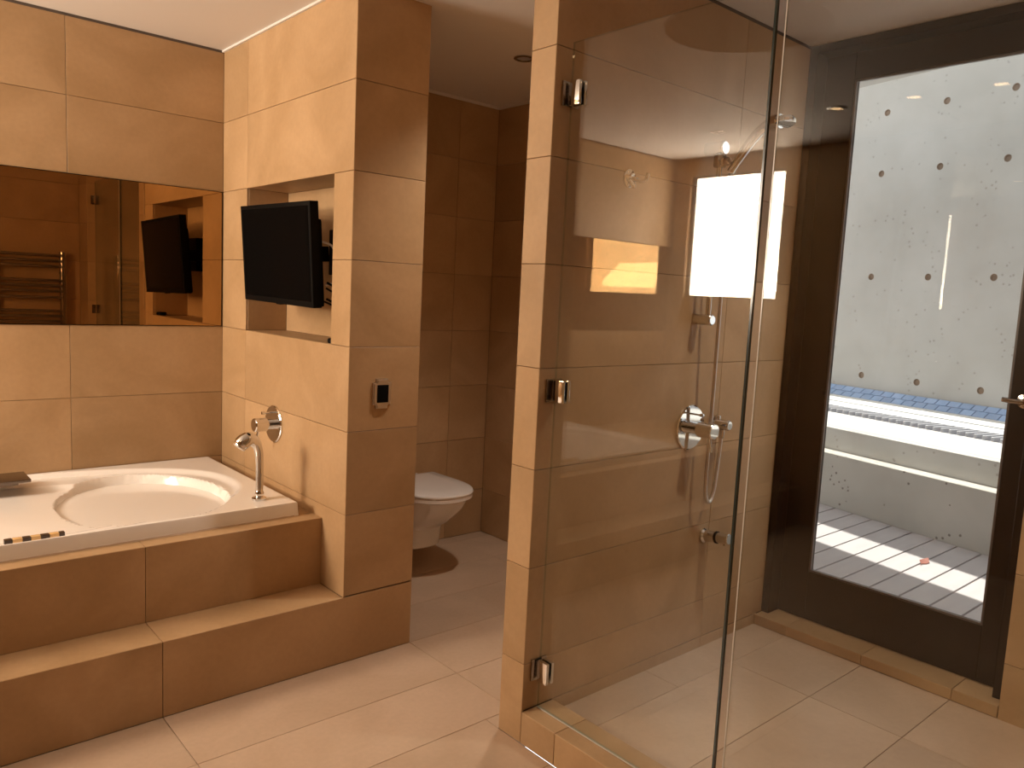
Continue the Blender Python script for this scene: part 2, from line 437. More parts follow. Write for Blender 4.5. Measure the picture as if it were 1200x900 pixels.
# ---- floors
f = struct(obj('floor', boxes(((XL-0.2, -1.8, -0.1), (XG+t, YT+0.2, -t)), ((XG+t, YS2-t, -0.1), (3.1, YB+0.2, -t))), M['grout_floor'], None, False))
ys = [YW-0.12, 0.30, 0.60, 0.90, 1.20, 1.50, 1.80, 2.10, YP]
tiles(f, '+z', 0.0, [XL, -1.09, -0.175, 0.74, XG], ys[:7], M['stone_floor'])
tiles(f, '+z', 0.0, [XL, -1.09, -0.175, 0.74, XP, 2.57, XB], ys[6:], M['stone_floor'], [(XG, XB, 1.5, YS2)])
tiles(f, '+z', 0.0, [XG, XP, 2.57, XB], [YS2, 1.80], M['stone_floor'])
tiles(f, '+z', 0.0, [XP, 2.57, XB], [YP, 2.70, 2.995, 3.29, YB], M['stone_floor'])
tiles(f, '+z', 0.0, [-0.5, 0.45], [-0.6, YW-0.12], M['stone_floor'])
ZS = 0.060
f = struct(obj('floor_shower', boxes(((1.67, YN-t, -0.1), (2.98, YS+t, ZS-t))), M['grout_floor'], None, False))
tiles(f, '+z', ZS, [1.68, 2.135, XD], [1.49, YS], M['stone_floor'])
tiles(f, '+z', ZS, [1.68, 2.45, XD], [YN, 0.575, 0.88, 1.185, 1.49], M['stone_floor'])

# ---- ceiling with its round recess
def ceiling():
    bm = bmesh.new()
    cx, cy, r, n = 0.66, 1.70, 0.295, 48
    x0, x1, y0, y1 = cx-0.5, cx+0.5, cy-0.5, cy+0.5
    def quad(a, b, c, d): bm.faces.new([bm.verts.new((a, c, CE)), bm.verts.new((b, c, CE)), bm.verts.new((b, d, CE)), bm.verts.new((a, d, CE))])
    X0, X1, Y0, Y1 = XL-0.2, 3.1, -1.8, YT+0.2
    quad(X0, x0, Y0, Y1); quad(x1, X1, Y0, Y1); quad(x0, x1, Y0, y0); quad(x0, x1, y1, Y1)
    sq, ci, up = [], [], []
    for k in range(n):
        a = 2*PI*(k+0.5)/n; c, s = math.cos(a), math.sin(a)
        q = 0.5/max(abs(c), abs(s))
        if (k % (n//4)) == n//8: pass
        sq.append(bm.verts.new((cx+c*q, cy+s*q, CE))); ci.append(bm.verts.new((cx+c*r, cy+s*r, CE))); up.append(bm.verts.new((cx+c*r, cy+s*r, CE+0.16)))
    for k in range(n):
        j = (k+1) % n
        bm.faces.new((sq[k], sq[j], ci[j], ci[k])); bm.faces.new((ci[k], ci[j], up[j], up[k]))
    bm.faces.new(up)
    # corners of the square
    for a in (PI/4, 3*PI/4, 5*PI/4, 7*PI/4):
        k = int((a/(2*PI))*n-0.5); v = bm.verts.new((cx+math.copysign(0.5, math.cos(a)), cy+math.copysign(0.5, math.sin(a)), CE))
        bm.faces.new((sq[k], v, sq[(k+1) % n]))
    box(bm, (X0, Y0, CE+0.25), (X1, Y1, CE+0.35))
    for a, b in (((X0-0.02, Y0, CE), (X0, Y1, CE+0.3)), ((X1, Y0, CE), (X1+0.02, Y1, CE+0.3)), ((X0, Y0-0.02, CE), (X1, Y0, CE+0.3)), ((X0, Y1, CE), (X1, Y1+0.02, CE+0.3))): box(bm, a, b)
    bmesh.ops.remove_doubles(bm, verts=bm.verts[:], dist=0.0002)
    return struct(obj('ceiling', bm, M['paint'], None, False))
ceiling()
struct(obj('gap_shade_strip_1', boxes(((XL, YT-0.0015, CE-0.011), (XT-0.002, YT-0.0002, CE-0.0005))), M['gap_shade'], None, False))  # flat strip painting in the shadow gap over the tub wall
struct(obj('trim_2', boxes(((XT-0.010, YP-0.01, CE-0.009), (XT-0.0005, YT-0.003, CE-0.0005))), M['paint'], None, False))
struct(obj('trim_3', boxes(((XP, YB-0.012, CE-0.014), (XB-0.012, YB-0.0005, CE-0.0005)), ((XB-0.012, YS2, CE-0.014), (XB-0.0005, YB-0.0005, CE-0.0005))), M['paint'], None, False))
struct(obj('gap_shade_strip_2', boxes(((XG, YS-0.002, CE-0.011), (2.88, YS-0.0003, CE-0.0005))), M['gap_shade'], None, False))  # flat strip painting in the shadow gap over the shower wall

# ------------------------------------------------------------------ tub platform
PF, PS, PZ, SZ = 2.573, YP, 0.500, 0.246       # riser, step front, top, tread height
pl = thing('tub_platform', 'stone tiled platform with one wide step, carrying the white bathtub', 'platform', (0, 0, 0))
obj('core', boxes(((XL+0.01, PS+t, 0.001), (XT-0.001, PF+t, SZ-t)), ((XL+0.01, PF+t, 0.001), (XT-0.001, YT-0.001, 0.20)),
                  ((XL+0.01, PF+t, 0.20), (XT-0.001, 2.668, PZ-t)), ((1.275, 2.668, 0.20), (XT-0.001, YT-0.001, PZ-t)),
                  ((XL+0.01, 2.668, 0.2), (-0.40, YT-0.001, PZ-t))), M['grout'], pl, False)
xs = [XL+0.005, -1.09, -0.175, 0.74, XT]
tiles(pl, '-y', PS, xs[:-1], [0.0, SZ], M['stone'])
tiles(pl, '+z', SZ, xs, [PS, PF+t], M['stone'])
tiles(pl, '-y', PF, xs, [SZ, PZ], M['stone'])
tiles(pl, '+z', PZ, xs, [PF, 2.66], M['stone'])
tiles(pl, '+z', PZ, [1.285, XT], [2.66, YT], M['stone'])
tiles(pl, '+z', PZ, [XL+0.005, -1.09, -0.415], [2.66, YT], M['stone'])

# ------------------------------------------------------------------ bathtub (a height field over its rim plan)
TX0, TX1, TY0, TY1, TZ = -0.42, 1.292, 2.652, 3.552, 0.552
def sm(a, b, x):
    q = min(1, max(0, (x-a)/(b-a))); return q*q*(3-2*q)
def tub_z(x, y):
    # outer line of the dished ledge: half oval on the right, squarer on the left
    cx, cy = 0.42, 3.095
    ax, e = (0.815, 2.35) if x > cx else (0.80, 3.2)
    d = (abs((x-cx)/ax)**e+abs((y-cy)/0.445)**e)**(1/e)
    ledge = 0.016*sm(1.0, 0.955, d)
    # flat back rest on the left, falling gently towards the well
    db = (abs((x-0.30)/0.66)**3.2+abs((y-3.06)/0.385)**3.2)**(1/3.2)
    back = (0.016+0.018*min(1, max(0, (x+0.38)/1.0)))*sm(1.0, 0.78, db)
    # oval well with a crisp lip
    di = math.hypot((x-0.87)/0.292, (y-3.045)/0.383)
    well = 0.005*sm(1.0, 0.95, di)+0.34*(1-di**2.4) if di < 1 else 0
    return TZ-max(ledge, back if x < 0.87 else 0, (ledge if di > 1 else 0.016)+well if di < 1 else 0)
bt = thing('bathtub', 'white oval-well bathtub set in the stone platform under the mirror', 'bathtub', (0.4, 3.1, PZ))
bm = bmesh.new(); NX_, NY_ = 220, 116
g = [[bm.verts.new((TX0+(TX1-TX0)*i/NX_, TY0+(TY1-TY0)*j/NY_, 0)) for j in range(NY_+1)] for i in range(NX_+1)]
for row in g:
    for v in row: v.co.z = tub_z(v.co.x, v.co.y)
for i in range(NX_):
    for j in range(NY_): bm.faces.new((g[i][j], g[i+1][j], g[i+1][j+1], g[i][j+1]))
loop = [g[i][0] for i in range(NX_+1)]+[g[NX_][j] for j in range(1, NY_+1)]+[g[i][NY_] for i in range(NX_-1, -1, -1)]+[g[0][j] for j in range(NY_-1, 0, -1)]
def off(v, d, z):
    x, y = v.co.x, v.co.y
    x += d*((x >= TX1-1e-5)-(x <= TX0+1e-5)); y += d*((y >= TY1-1e-5)-(y <= TY0+1e-5))
    return bm.verts.new((x, min(y, YT-0.002), z))
prev = loop
for d, z in ((0.003, TZ-0.001), (0.005, TZ-0.005), (0.008, PZ+0.0005)):
    cur = [off(v, d, z) for v in loop]
    for k in range(len(loop)):
        q = (k+1) % len(loop); bm.faces.new((prev[k], prev[q], cur[q], cur[k]))
    prev = cur
bm.faces.new(prev)
keep(obj('tub_shell', bm, M['acrylic']), bt)
# bead of sealant along the foot of the rim
bm = bmesh.new()
ring = []
for k in range(90):
    px = TX0+(TX1-0.01-TX0)*k/89; w_ = 0.0015+0.0022*random.random()
    ring.append([Vector((px, TY0-0.008-w_, PZ+0.0002)), Vector((px, TY0-0.008, PZ+0.0002)), Vector((px, TY0-0.008, PZ+0.001+w_))])
loft(bm, ring)
keep(obj('sealant_line', bm, M['stone_floor'], None, False), bt)
# drain
bm = bmesh.new(); lathe(bm, (0.87, 3.045, tub_z(0.87, 3.045)-0.001), (0, 0, 1), [(0, 0.0), (0, 0.03), (0.004, 0.03), (0.005, 0.026), (0.005, 0)])
keep(obj('drain', bm, M['chrome']), bt)

# flat waterfall spout at the left end, on the back rim
sp = thing('waterfall_spout', 'flat dark chrome waterfall spout over the back rim of the bathtub', 'spout', (0.44, 3.46, TZ))
keep(obj('spout_blade', boxes(((0.33, 3.325, TZ+0.020), (0.555, 3.475, TZ+0.031)), bev=0.002), M['bronze_spout']), sp)
keep(obj('spout_foot', boxes(((0.36, 3.40, TZ-0.004), (0.525, 3.470, TZ+0.020))), M['bronze_spout']), sp)
# grip on the front rim, its dark and amber reflections painted as segments
gp = thing('rim_grip_strip', 'short grip with dark and amber reflections painted as segments on the bathtub front rim', 'grip', (0.455, 2.69, TZ))
xx = 0.374
for k in range(7):
    w_ = (0.022, 0.026, 0.022, 0.026, 0.024, 0.026, 0.016)[k]
    bm = bmesh.new(); box(bm, (xx, 2.679, TZ-0.012), (xx+w_-0.001, 2.700, TZ+0.003), 0.002)
    keep(obj('dark_segment' if k % 2 == 0 else 'amber_segment', bm, M['refl_dark'] if k % 2 == 0 else M['refl_light']), gp)
    xx += w_

# hand shower standing in the right front corner of the rim
hs = thing('hand_shower', 'chrome hand shower standing on the front right corner of the bathtub rim', 'hand shower', (1.19, 2.748, TZ))
B = Vector((1.192, 2.748, TZ))
bm = bmesh.new(); lathe(bm, B, (0, 0, 1), [(0, 0.0), (0, 0.027), (0.007, 0.027), (0.010, 0.022), (0.012, 0.0)])
keep(obj('flange', bm, M['chrome']), hs)
bm = bmesh.new(); lathe(bm, B+Vector((0, 0, 0.011)), (0, 0, 1), [(0, 0), (0, 0.013), (0.008, 0.017), (0.016, 0.017), (0.024, 0.0135), (0.026, 0)])
keep(obj('collar', bm, M['chrome']), hs)
bm = bmesh.new()
pp = bez([B+Vector(v) for v in ((0, 0, 0.035), (0.001, 0, 0.09), (0.0, 0, 0.145), (-0.004, 0, 0.185), (-0.016, 0, 0.215), (-0.038, 0, 0.231), (-0.060, 0, 0.226), (-0.076, 0, 0.208))], 6)
nn = len(pp)
rr = []
for i in range(nn):
    q = i/(nn-1)
    rr.append(0.0140+0.002*sm(0.2, 0.5, q)+0.0125*sm(0.45, 0.8, q)-0.004*sm(0.93, 1.0, q))
sweep(bm, pp, rr, 20); keep(obj('handle', bm, M['chrome']), hs)
bm = bmesh.new(); d = (pp[-1]-pp[-3]).normalized()
lathe(bm, pp[-1]-d*0.002, d, [(0, 0), (0, 0.024), (0.006, 0.024), (0.009, 0.016), (0.009, 0)])
keep(obj('spray_face', bm, M['steel']), hs)

# ------------------------------------------------------------------ wall mixers
def mixer(name, label, C, nrm, side, r, length, lever_dir):
    """round plate, cylinder body, pin lever at the tip, diverter pin above"""
    C = Vector(C); n_ = Vector(nrm); s_ = Vector(side)
    t_ = thing(name, label, 'mixer tap', C)
    bm = bmesh.new(); lathe(bm, C, n_, [(0.0005, 0), (0.0005, r), (0.005, r), (0.008, r-0.004), (0.009, 0)], 48)
    keep(obj('backplate', bm, M['chrome']), t_)
    bm = bmesh.new(); lathe(bm, C+n_*0.008, n_, [(0, 0), (0, 0.021), (length*0.35, 0.021), (length*0.36, 0.028), (length-0.004, 0.028), (length, 0.025), (length+0.001, 0)])
    keep(obj('body', bm, M['chrome']), t_)
    bm = bmesh.new(); e = C+n_*(length-0.012)
    sweep(bm, [e+Vector((0, 0, -0.020)), e+Vector(lever_dir)*0.03+Vector((0, 0, -0.02)), e+Vector(lever_dir)*0.058+Vector((0, 0, -0.02))], [0.0048, 0.0045, 0.004], 12)
    keep(obj('lever', bm, M['chrome']), t_)
    bm = bmesh.new(); q = C+Vector((0, 0, r*0.62))
    sweep(bm, [q+n_*0.004, q+n_*0.045], 0.0035, 10); lathe(bm, q+n_*0.043, n_, [(0, 0), (0, 0.006), (0.012, 0.006), (0.013, 0)], 14)
    keep(obj('diverter_pin', bm, M['chrome']), t_)
    return t_
mixer('tub_mixer', 'round chrome mixer tap on the bright wall above the bathtub corner', (XT, 2.995, 0.788), (-1, 0, 0), (0, 1, 0), 0.076, 0.080, (-0.15, 0.1, -0.98))
mixer('shower_mixer', 'round chrome mixer tap on the shower wall beside the looped hose', (2.29, YS, 0.922), (0, -1, 0), (1, 0, 0), 0.080, 0.098, (0.25, 0.0, -0.95))

# ------------------------------------------------------------------ mirror, TV and its niche
mi = obj('wall_mirror', boxes(((-1.385, YT-0.006, 1.1525), (1.352, YT-0.0005, 1.7475))), M['mirror'], None, False)
tag(mi, 'long bronze tinted mirror set flush in the wall over the bathtub', 'mirror')
bm = boxes(((-1.388, YT-0.004, 1.150), (1.354, YT-0.0004, 1.1525)), ((-1.388, YT-0.004, 1.7475), (1.354, YT-0.0004, 1.750)), ((1.352, YT-0.004, 1.1525), (1.354, YT-0.0004, 1.7475)))
obj('mirror_edge', bm, M['black'], mi, False)

tv = thing('television', 'black flat television tilted forward out of the wall niche', 'television', (1.30, 2.884, 1.468))
yaw, tilt, roll = -0.0, 0.0698, -0.017
n_ = Vector((-math.cos(yaw)*math.cos(tilt), -math.sin(yaw)*math.cos(tilt), -math.sin(tilt)))
vr = Vector((0, 0, 1)).cross(n_).normalized(); up = n_.cross(vr)
vr, up = vr*math.cos(roll)+up*math.sin(roll), up*math.cos(roll)-vr*math.sin(roll)
rot = Matrix((vr, up, n_)).transposed()
tv.rotation_euler = rot.to_euler()
W, H = 0.607, 0.377
bm = bmesh.new(); box(bm, (-W/2, -H/2, -0.034), (W/2, H/2, -0.0005), 0.003); obj('housing', bm, M['black'], tv)
bm = bmesh.new(); box(bm, (-W/2+0.016, -H/2+0.022, -0.001), (W/2-0.016, H/2-0.016, 0.0006)); obj('screen', bm, M['screen'], tv, False)
bm = bmesh.new(); box(bm, (-W/2+0.06, -H/2+0.0, -0.062), (W/2-0.03, H/2-0.06, -0.033), 0.012); obj('rear_cover', bm, M['black'], tv)
bm = bmesh.new(); box(bm, (-0.02, -H/2-0.004, -0.022), (0.02, -H/2+0.002, -0.006), 0.002); obj('sensor_tab', bm, M['black'], tv)
bm = bmesh.new(); box(bm, (-0.06, -0.06, -0.12), (0.06, 0.06, -0.06), 0.004); box(bm, (-0.03, -0.03, -0.215), (0.03, 0.03, -0.11), 0.004); obj('bracket_arm', bm, M['black'], tv)
bm = bmesh.new()
sweep(bm, bez([(0.255, 0.05, -0.055), (0.300, 0.03, -0.085), (0.318, -0.03, -0.10), (0.305, -0.09, -0.10), (0.27, -0.11, -0.07)], 8), 0.004, 10)
obj('cable', bm, M['white_plastic'], tv)
bm = bmesh.new()
sweep(bm, bez([(0.28, -0.10, -0.07), (0.315, -0.13, -0.10), (0.300, -0.175, -0.10), (0.27, -0.16, -0.07)], 8), 0.004, 10)
sweep(bm, bez([(0.27, -0.12, -0.07), (0.300, -0.155, -0.11), (0.285, -0.185, -0.10), (0.25, -0.17, -0.07)], 8), 0.0035, 10)
obj('cable', bm, M['black'], tv)
wb = obj('media_box', boxes(((1.495, 2.545, 1.40), (1.5445, 2.82, 1.575)), bev=0.004), M['black'])
tag(wb, 'small black box on the niche back wall behind the television', 'media box')
bm = bmesh.new(); lathe(bm, (1.395, 2.572, 1.15), (0, 0, 1), [(0, 0), (0, 0.022), (0.003, 0.026), (0.014, 0.026), (0.018, 0.022), (0.018, 0.008), (0.014, 0)], 28)
tag(obj('cable_grommet', bm, M['black']), 'small round black cap on the niche ledge below the television', 'cap')

# ------------------------------------------------------------------ wall switch
sw = thing('wall_switch', 'steel wall switch with a black rocker on the pier front', 'switch', (1.494, YP, 0.982))
bm = bmesh.new(); box(bm, (1.494-0.038, YP-0.010, 0.982-0.054), (1.494+0.038, YP-0.0003, 0.982+0.054))
es = [e for e in bm.edges if abs(e.verts[0].co.y-e.verts[1].co.y) > 0.005]
bmesh.ops.bevel(bm, geom=es, offset=0.014, segments=5, affect='EDGES')
es = [e for e in bm.edges if e.verts[0].co.y < YP-0.009 and e.verts[1].co.y < YP-0.009]
bmesh.ops.bevel(bm, geom=es, offset=0.004, segments=2, affect='EDGES')
keep(obj('faceplate', bm, M['steel']), sw)
bm = bmesh.new(); box(bm, (1.494-0.023, YP-0.0125, 0.982-0.032), (1.494+0.023, YP-0.008, 0.982+0.032), 0.002)
keep(obj('rocker', bm, M['black']), sw)

# ------------------------------------------------------------------ toilet
to = thing('toilet', 'white wall-hung toilet with closed lid in the side room', 'toilet', (2.15, YB, 0.25))
def plan(z, yf, yb, hw, e=2.4, n=40, xc=2.15, mid=0.55):
    """closed plan: straight sides at the back, round nose at the front"""
    out = []
    ym = yf+(yb-yf)*mid
    for k in range(n):
        a = PI*k/(n-1)
        c, s = math.cos(a), math.sin(a)
        out.append(Vector((xc+hw*math.copysign(abs(c)**(2/e), c), ym-(ym-yf)*abs(s)**(2/e), z)))
    out += [Vector((xc-hw*0.985, yb, z)), Vector((xc+hw*0.985, yb, z))]
    return out
bm = bmesh.new()
loft(bm, [plan(0.118, 3.010, 3.369, 0.116, 3.2), plan(0.124, 3.003, 3.369, 0.121, 3.2), plan(0.215, 2.990, 3.369, 0.130, 3.0), plan(0.228, 2.975, 3.369, 0.134, 2.8), plan(0.250, 2.930, 3.369, 0.146),
          plan(0.290, 2.880, 3.369, 0.160), plan(0.340, 2.825, 3.369, 0.174), plan(0.385, 2.800, 3.369, 0.181), plan(0.392, 2.800, 3.369, 0.181)])
keep(obj('bowl', bm, M['ceramic']), to)
bm = bmesh.new()
loft(bm, [plan(0.3935, 2.788, 3.215, 0.184), plan(0.396, 2.782, 3.218, 0.187), plan(0.413, 2.782, 3.218, 0.187)])
keep(obj('seat', bm, M['ceramic']), to)
bm = bmesh.new()
loft(bm, [plan(0.4145, 2.780, 3.22, 0.187), plan(0.423, 2.777, 3.22, 0.189), plan(0.430, 2.781, 3.22, 0.186), plan(0.435, 2.800, 3.21, 0.170), plan(0.438, 2.87, 3.18, 0.11)])
keep(obj('lid', bm, M['ceramic']), to)
for sx in (-1, 1):
    bm = bmesh.new(); sweep(bm, [(2.15+sx*0.06, 3.235, 0.3925), (2.15+sx*0.06, 3.235, 0.422)], 0.014, 14); keep(obj('hinge_cap', bm, M['chrome']), to)

# ------------------------------------------------------------------ shower: curb, sill, doors
cu = thing('shower_curb', 'low stone curb along the foot of the glass shower doors', 'curb', (0, 0, 0))
obj('core', boxes(((XG+t, YN+0.001, 0.001), (1.678-t, YS-0.001, 0.10-t))), M['grout'], cu, False)
cy_ = [YN, 0.575, 1.49, YS]
tiles(cu, '-x', XG, cy_, [0.0, 0.10], M['stone'])
tiles(cu, '+x', 1.678, cy_, [ZS, 0.10], M['stone'])
tiles(cu, '+z', 0.10, [XG, 1.678], cy_, M['stone'])
si = thing('door_sill', 'raised stone threshold under the dark terrace door', 'sill', (0, 0, 0))
obj('core', boxes(((XD+t, 0.737, ZS), (2.985, YS-0.001, 0.10-t))), M['grout'], si, False)
sy = [0.736, 0.877, 1.188, 1.493, YS-0.001]
tiles(si, '-x', XD, sy, [ZS, 0.10], M['stone'])
tiles(si, '+z', 0.10, [XD, 2.985], sy, M['stone'])

GX = 1.600
def shower_door(name, label, y_hinge, y_free, sgn, edge_mat):
    """sgn: +1 when the hinges are on the far side"""
    d_ = thing(name, label, 'shower door', (GX, y_hinge, 0.105), 'frameless glass shower doors')
    a, b = sorted((y_hinge, y_free))
    bm = bmesh.new(); box(bm, (GX, a, 0.106), (GX+0.008, b, 2.066))
    for f_ in bm.faces:
        f_.normal_update()
        if abs(f_.normal.x) < 0.5: f_.material_index = 1
    keep(obj('glass_pane', bm, [M['glass'], M['glass_edge_thin']], None, False), d_)
    bm = bmesh.new()
    if sgn > 0: box(bm, (GX-0.0004, y_free-0.0025, 0.106), (GX+0.0084, y_free+0.0030, 2.066))
    else: box(bm, (GX-0.0006, y_free-0.0020, 0.106), (GX+0.0012, y_free+0.0006, 2.066))
    keep(obj('edge_seal', bm, edge_mat, None, False), d_)
    bm = bmesh.new(); box(bm, (GX+0.001, a, 0.101), (GX+0.007, b, 0.1055))
    keep(obj('sweep_seal', bm, M['glass_edge_light'], None, False), d_)
    wallp = YS if sgn > 0 else YN
    for zc in (1.925, 1.085, 0.226):
        h_ = bpy.data.objects.new('hinge', None); col.objects.link(h_); h_.empty_display_size = 0.03
        h_.parent = d_; h_.location = Vector((GX, wallp, zc))-Vector(d_.location)
        # clamp plates either side of the glass
        y0, y1 = (-0.054, -0.014) if sgn > 0 else (0.014, 0.054)
        for x0, x1 in ((-0.012, -0.0005), (0.0085, 0.020)):
            bm = bmesh.new(); box(bm, (x0, y0, -0.033), (x1, y1, 0.033), 0.003); obj('clamp_plate', bm, M['chrome'], h_)
        bm = bmesh.new(); ya, yb = (-0.0065, -0.0005) if sgn > 0 else (0.0005, 0.0065)
        box(bm, (-0.028, ya, -0.034), (0.034, yb, 0.034), 0.002); obj('wall_plate', bm, M['chrome_dark'], h_)
        bm = bmesh.new(); yk = -0.0105 if sgn > 0 else 0.0105
        sweep(bm, [(0.004, yk, -0.026), (0.004, yk, 0.026)], 0.0085, 16); obj('knuckle', bm, M['chrome_dark'], h_)
    return d_
shower_door('shower_door', 'clear glass shower door hinged on the tiled partition end', YS-0.009, 0.998, 1, M['glass_edge'])
shower_door('shower_door', 'nearer clear glass shower door, at the right edge in front of the terrace door', YN+0.009, 0.972, -1, M['glass_edge_light'])

# ------------------------------------------------------------------ shower fittings on the partition wall
rl = thing('shower_rail', 'chrome slide rail with hand shower and holder on the shower wall', 'shower rail', (2.275, YS, 1.58))
bm = bmesh.new(); sweep(bm, [(2.275, YS-0.052, 1.300), (2.275, YS-0.052, 1.885)], 0.0095, 18); keep(obj('rail', bm, M['chrome']), rl)
for zc, r_ in ((1.305, 0.019), (1.878, 0.024)):
    bm = bmesh.new(); lathe(bm, (2.275, YS, zc), (0, -1, 0), [(0.0005, 0), (0.0005, r_), (0.068, r_), (0.072, r_-0.004), (0.072, 0)], 28); keep(obj('rail_bracket', bm, M['chrome']), rl)
bm = bmesh.new()
lathe(bm, (2.275, YS-0.052, 1.815), (0, 0, 1), [(0, 0), (0, 0.018), (0.005, 0.021), (0.035, 0.021), (0.04, 0.018), (0.04, 0)], 24)
lathe(bm, (2.278, YS-0.06, 1.833), (0.1, -1, 0.05), [(0, 0), (0, 0.013), (0.018, 0.015), (0.028, 0.012), (0.03, 0)], 20)
keep(obj('slider', bm, M['chrome_dark']), rl)
hd = thing('hand_shower', 'chrome hand shower resting in the rail holder, pointing into the glass shower', 'hand shower', (2.30, YS-0.09, 1.825))
bm = bmesh.new()
pp = bez([(2.295, 1.552, 1.800), (2.30, 1.535, 1.832), (2.30, 1.487, 1.892), (2.30, 1.450, 1.926), (2.30, 1.415, 1.943), (2.30, 1.385, 1.945)], 6)
sweep(bm, pp, [0.0135+0.004*sm(0.1, 0.5, i/(len(pp)-1))+0.006*sm(0.6, 0.95, i/(len(pp)-1)) for i in range(len(pp))], 18)
keep(obj('handle', bm, M['chrome']), hd)
bm = bmesh.new(); lathe(bm, (2.30, 1.388, 1.957), (0, -0.25, -1), [(0, 0), (0.001, 0.022), (0.008, 0.040), (0.018, 0.046), (0.026, 0.045), (0.028, 0.040), (0.028, 0)], 32)
keep(obj('spray_plate', bm, M['chrome']), hd)
ho = thing('shower_hose', 'slim metal shower hose hanging in a long loop beside the round mixer', 'hose', (2.33, YS-0.06, 0.64))
bm = bmesh.new()
hp = bez([(2.44, 1.600, 0.899), (2.432, 1.600, 0.80), (2.405, 1.590, 0.70), (2.375, 1.585, 0.652), (2.345, 1.582, 0.675), (2.333, 1.580, 0.76), (2.333, 1.578, 0.93), (2.325, 1.572, 1.15), (2.315, 1.565, 1.40), (2.305, 1.558, 1.65), (2.296, 1.552, 1.797)], 14)
sweep(bm, hp, 0.0068, 12); keep(obj('hose_tube', bm, M['steel']), ho)
bm = bmesh.new(); sweep(bm, [(2.44, 1.600, 0.876), (2.44, 1.600, 0.9065)], [0.009, 0.0105], 16); keep(obj('hose_nut', bm, M['chrome']), ho)
oe = thing('hose_outlet', 'short chrome wall outlet from which the shower hose hangs', 'outlet', (2.44, YS, 0.925))
bm = bmesh.new(); lathe(bm, (2.44, YS, 0.926), (0, -1, 0), [(0.0005, 0), (0.0005, 0.030), (0.005, 0.030), (0.007, 0.019), (0.062, 0.019), (0.067, 0.015), (0.067, 0)], 28)
keep(obj('body', bm, M['chrome']), oe)
bm = bmesh.new(); lathe(bm, (2.44, YS-0.012, 0.943), (0, -0.2, 1), [(0, 0), (0, 0.010), (0.010, 0.011), (0.016, 0.008), (0.018, 0)], 18)
keep(obj('stop_knob', bm, M['chrome']), oe)
bv = thing('shower_valve', 'small chrome cylinder valve low on the shower wall below the hose loop', 'valve', (2.428, YS, 0.505))
bm = bmesh.new(); lathe(bm, (2.428, YS, 0.504), (0, -1, 0.12), [(0.001, 0), (0.001, 0.027), (0.006, 0.028), (0.014, 0.022), (0.055, 0.021), (0.055, 0)], 28); keep(obj('body', bm, M['chrome']), bv)
bm = bmesh.new(); lathe(bm, (2.428, YS-0.055, 0.5106), (0, -1, 0.12), [(0, 0), (0, 0.0225), (0.007, 0.0225), (0.007, 0)], 28); keep(obj('black_ring', bm, M['black']), bv)
bm = bmesh.new(); lathe(bm, (2.428, YS-0.061, 0.5113), (0, -1, 0.12), [(0, 0), (0, 0.0195), (0.048, 0.0195), (0.050, 0.017), (0.050, 0)], 28)
sweep(bm, [(2.428, YS-0.088, 0.503), (2.428, YS-0.09, 0.489)], 0.004, 10); keep(obj('knob', bm, M['chrome']), bv)
hk = thing('robe_hook', 'chrome robe hook high on the shower wall', 'hook', (1.88, YS, 1.731))
bm = bmesh.new(); lathe(bm, (1.880, YS, 1.731), (0, -1, 0), [(0.0005, 0), (0.0005, 0.028), (0.005, 0.028), (0.009, 0.022), (0.010, 0)], 32); keep(obj('rose', bm, M['chrome']), hk)
bm = bmesh.new(); sweep(bm, bez([(1.880, YS-0.008, 1.731), (1.880, YS-0.030, 1.727), (1.880, YS-0.050, 1.719), (1.880, YS-0.068, 1.724), (1.880, YS-0.076, 1.742)], 6), [0.0075]*8+[0.006]*17, 14)
sweep(bm, [(1.880, YS-0.008, 1.722), (1.880, YS-0.020, 1.712), (1.880, YS-0.022, 1.700)], [0.010, 0.009, 0.006], 14)
keep(obj('hook_arm', bm, M['chrome']), hk)

# ------------------------------------------------------------------ terrace door
dr = struct(bpy.data.objects.new('door_1', None)); col.objects.link(dr); dr.location = (2.96, 1.185, 0.10)
def dpart(name, bs, mat, bev=0.0015):
    bm = bmesh.new()
    for a, b in bs: box(bm, a, b, bev, 1)
    return keep(obj(name, bm, mat, None, False), dr)
JX0, JX1 = 2.886, 2.985
dpart('jamb', [((JX0, 1.603, 0.1005), (JX1, 1.634, CE-0.001))], M['wenge'])
dpart('jamb', [((JX0, 0.737, 0.1005), (JX1, 0.772, CE-0.001))], M['wenge'])
dpart('head_jamb', [((JX0, 0.772, CE-0.030), (JX1, 1.603, CE-0.001))], M['wenge_h'])
LX0, LX1 = 2.958, 3.000
dpart('stile', [((LX0, 1.485, 0.104), (LX1, 1.602, CE-0.032))], M['wenge'])
dpart('stile', [((LX0, 0.773, 0.104), (LX1, 0.846, CE-0.032))], M['wenge'])
dpart('bottom_rail', [((LX0, 0.846, 0.104), (LX1, 1.485, 0.303))], M['wenge_h'])
dpart('top_rail', [((LX0, 0.846, 2.226), (LX1, 1.485, CE-0.032))], M['wenge_h'])
bd = 0.007
dpart('glazing_bead', [((LX0+0.004, 0.846, 0.303), (LX0+0.014, 1.485, 0.303+bd)), ((LX0+0.004, 0.846, 2.226-bd), (LX0+0.014, 1.485, 2.226)),
                       ((LX0+0.004, 0.846, 0.31), (LX0+0.014, 0.846+bd, 2.219)), ((LX0+0.004, 1.485-bd, 0.31), (LX0+0.014, 1.485, 2.219))], M['bead'], 0.0)
dpart('glass_pane', [((LX0+0.016, 0.846, 0.303), (LX0+0.022, 1.485, 2.226))], M['glass_door'], 0.0)
bm = bmesh.new()
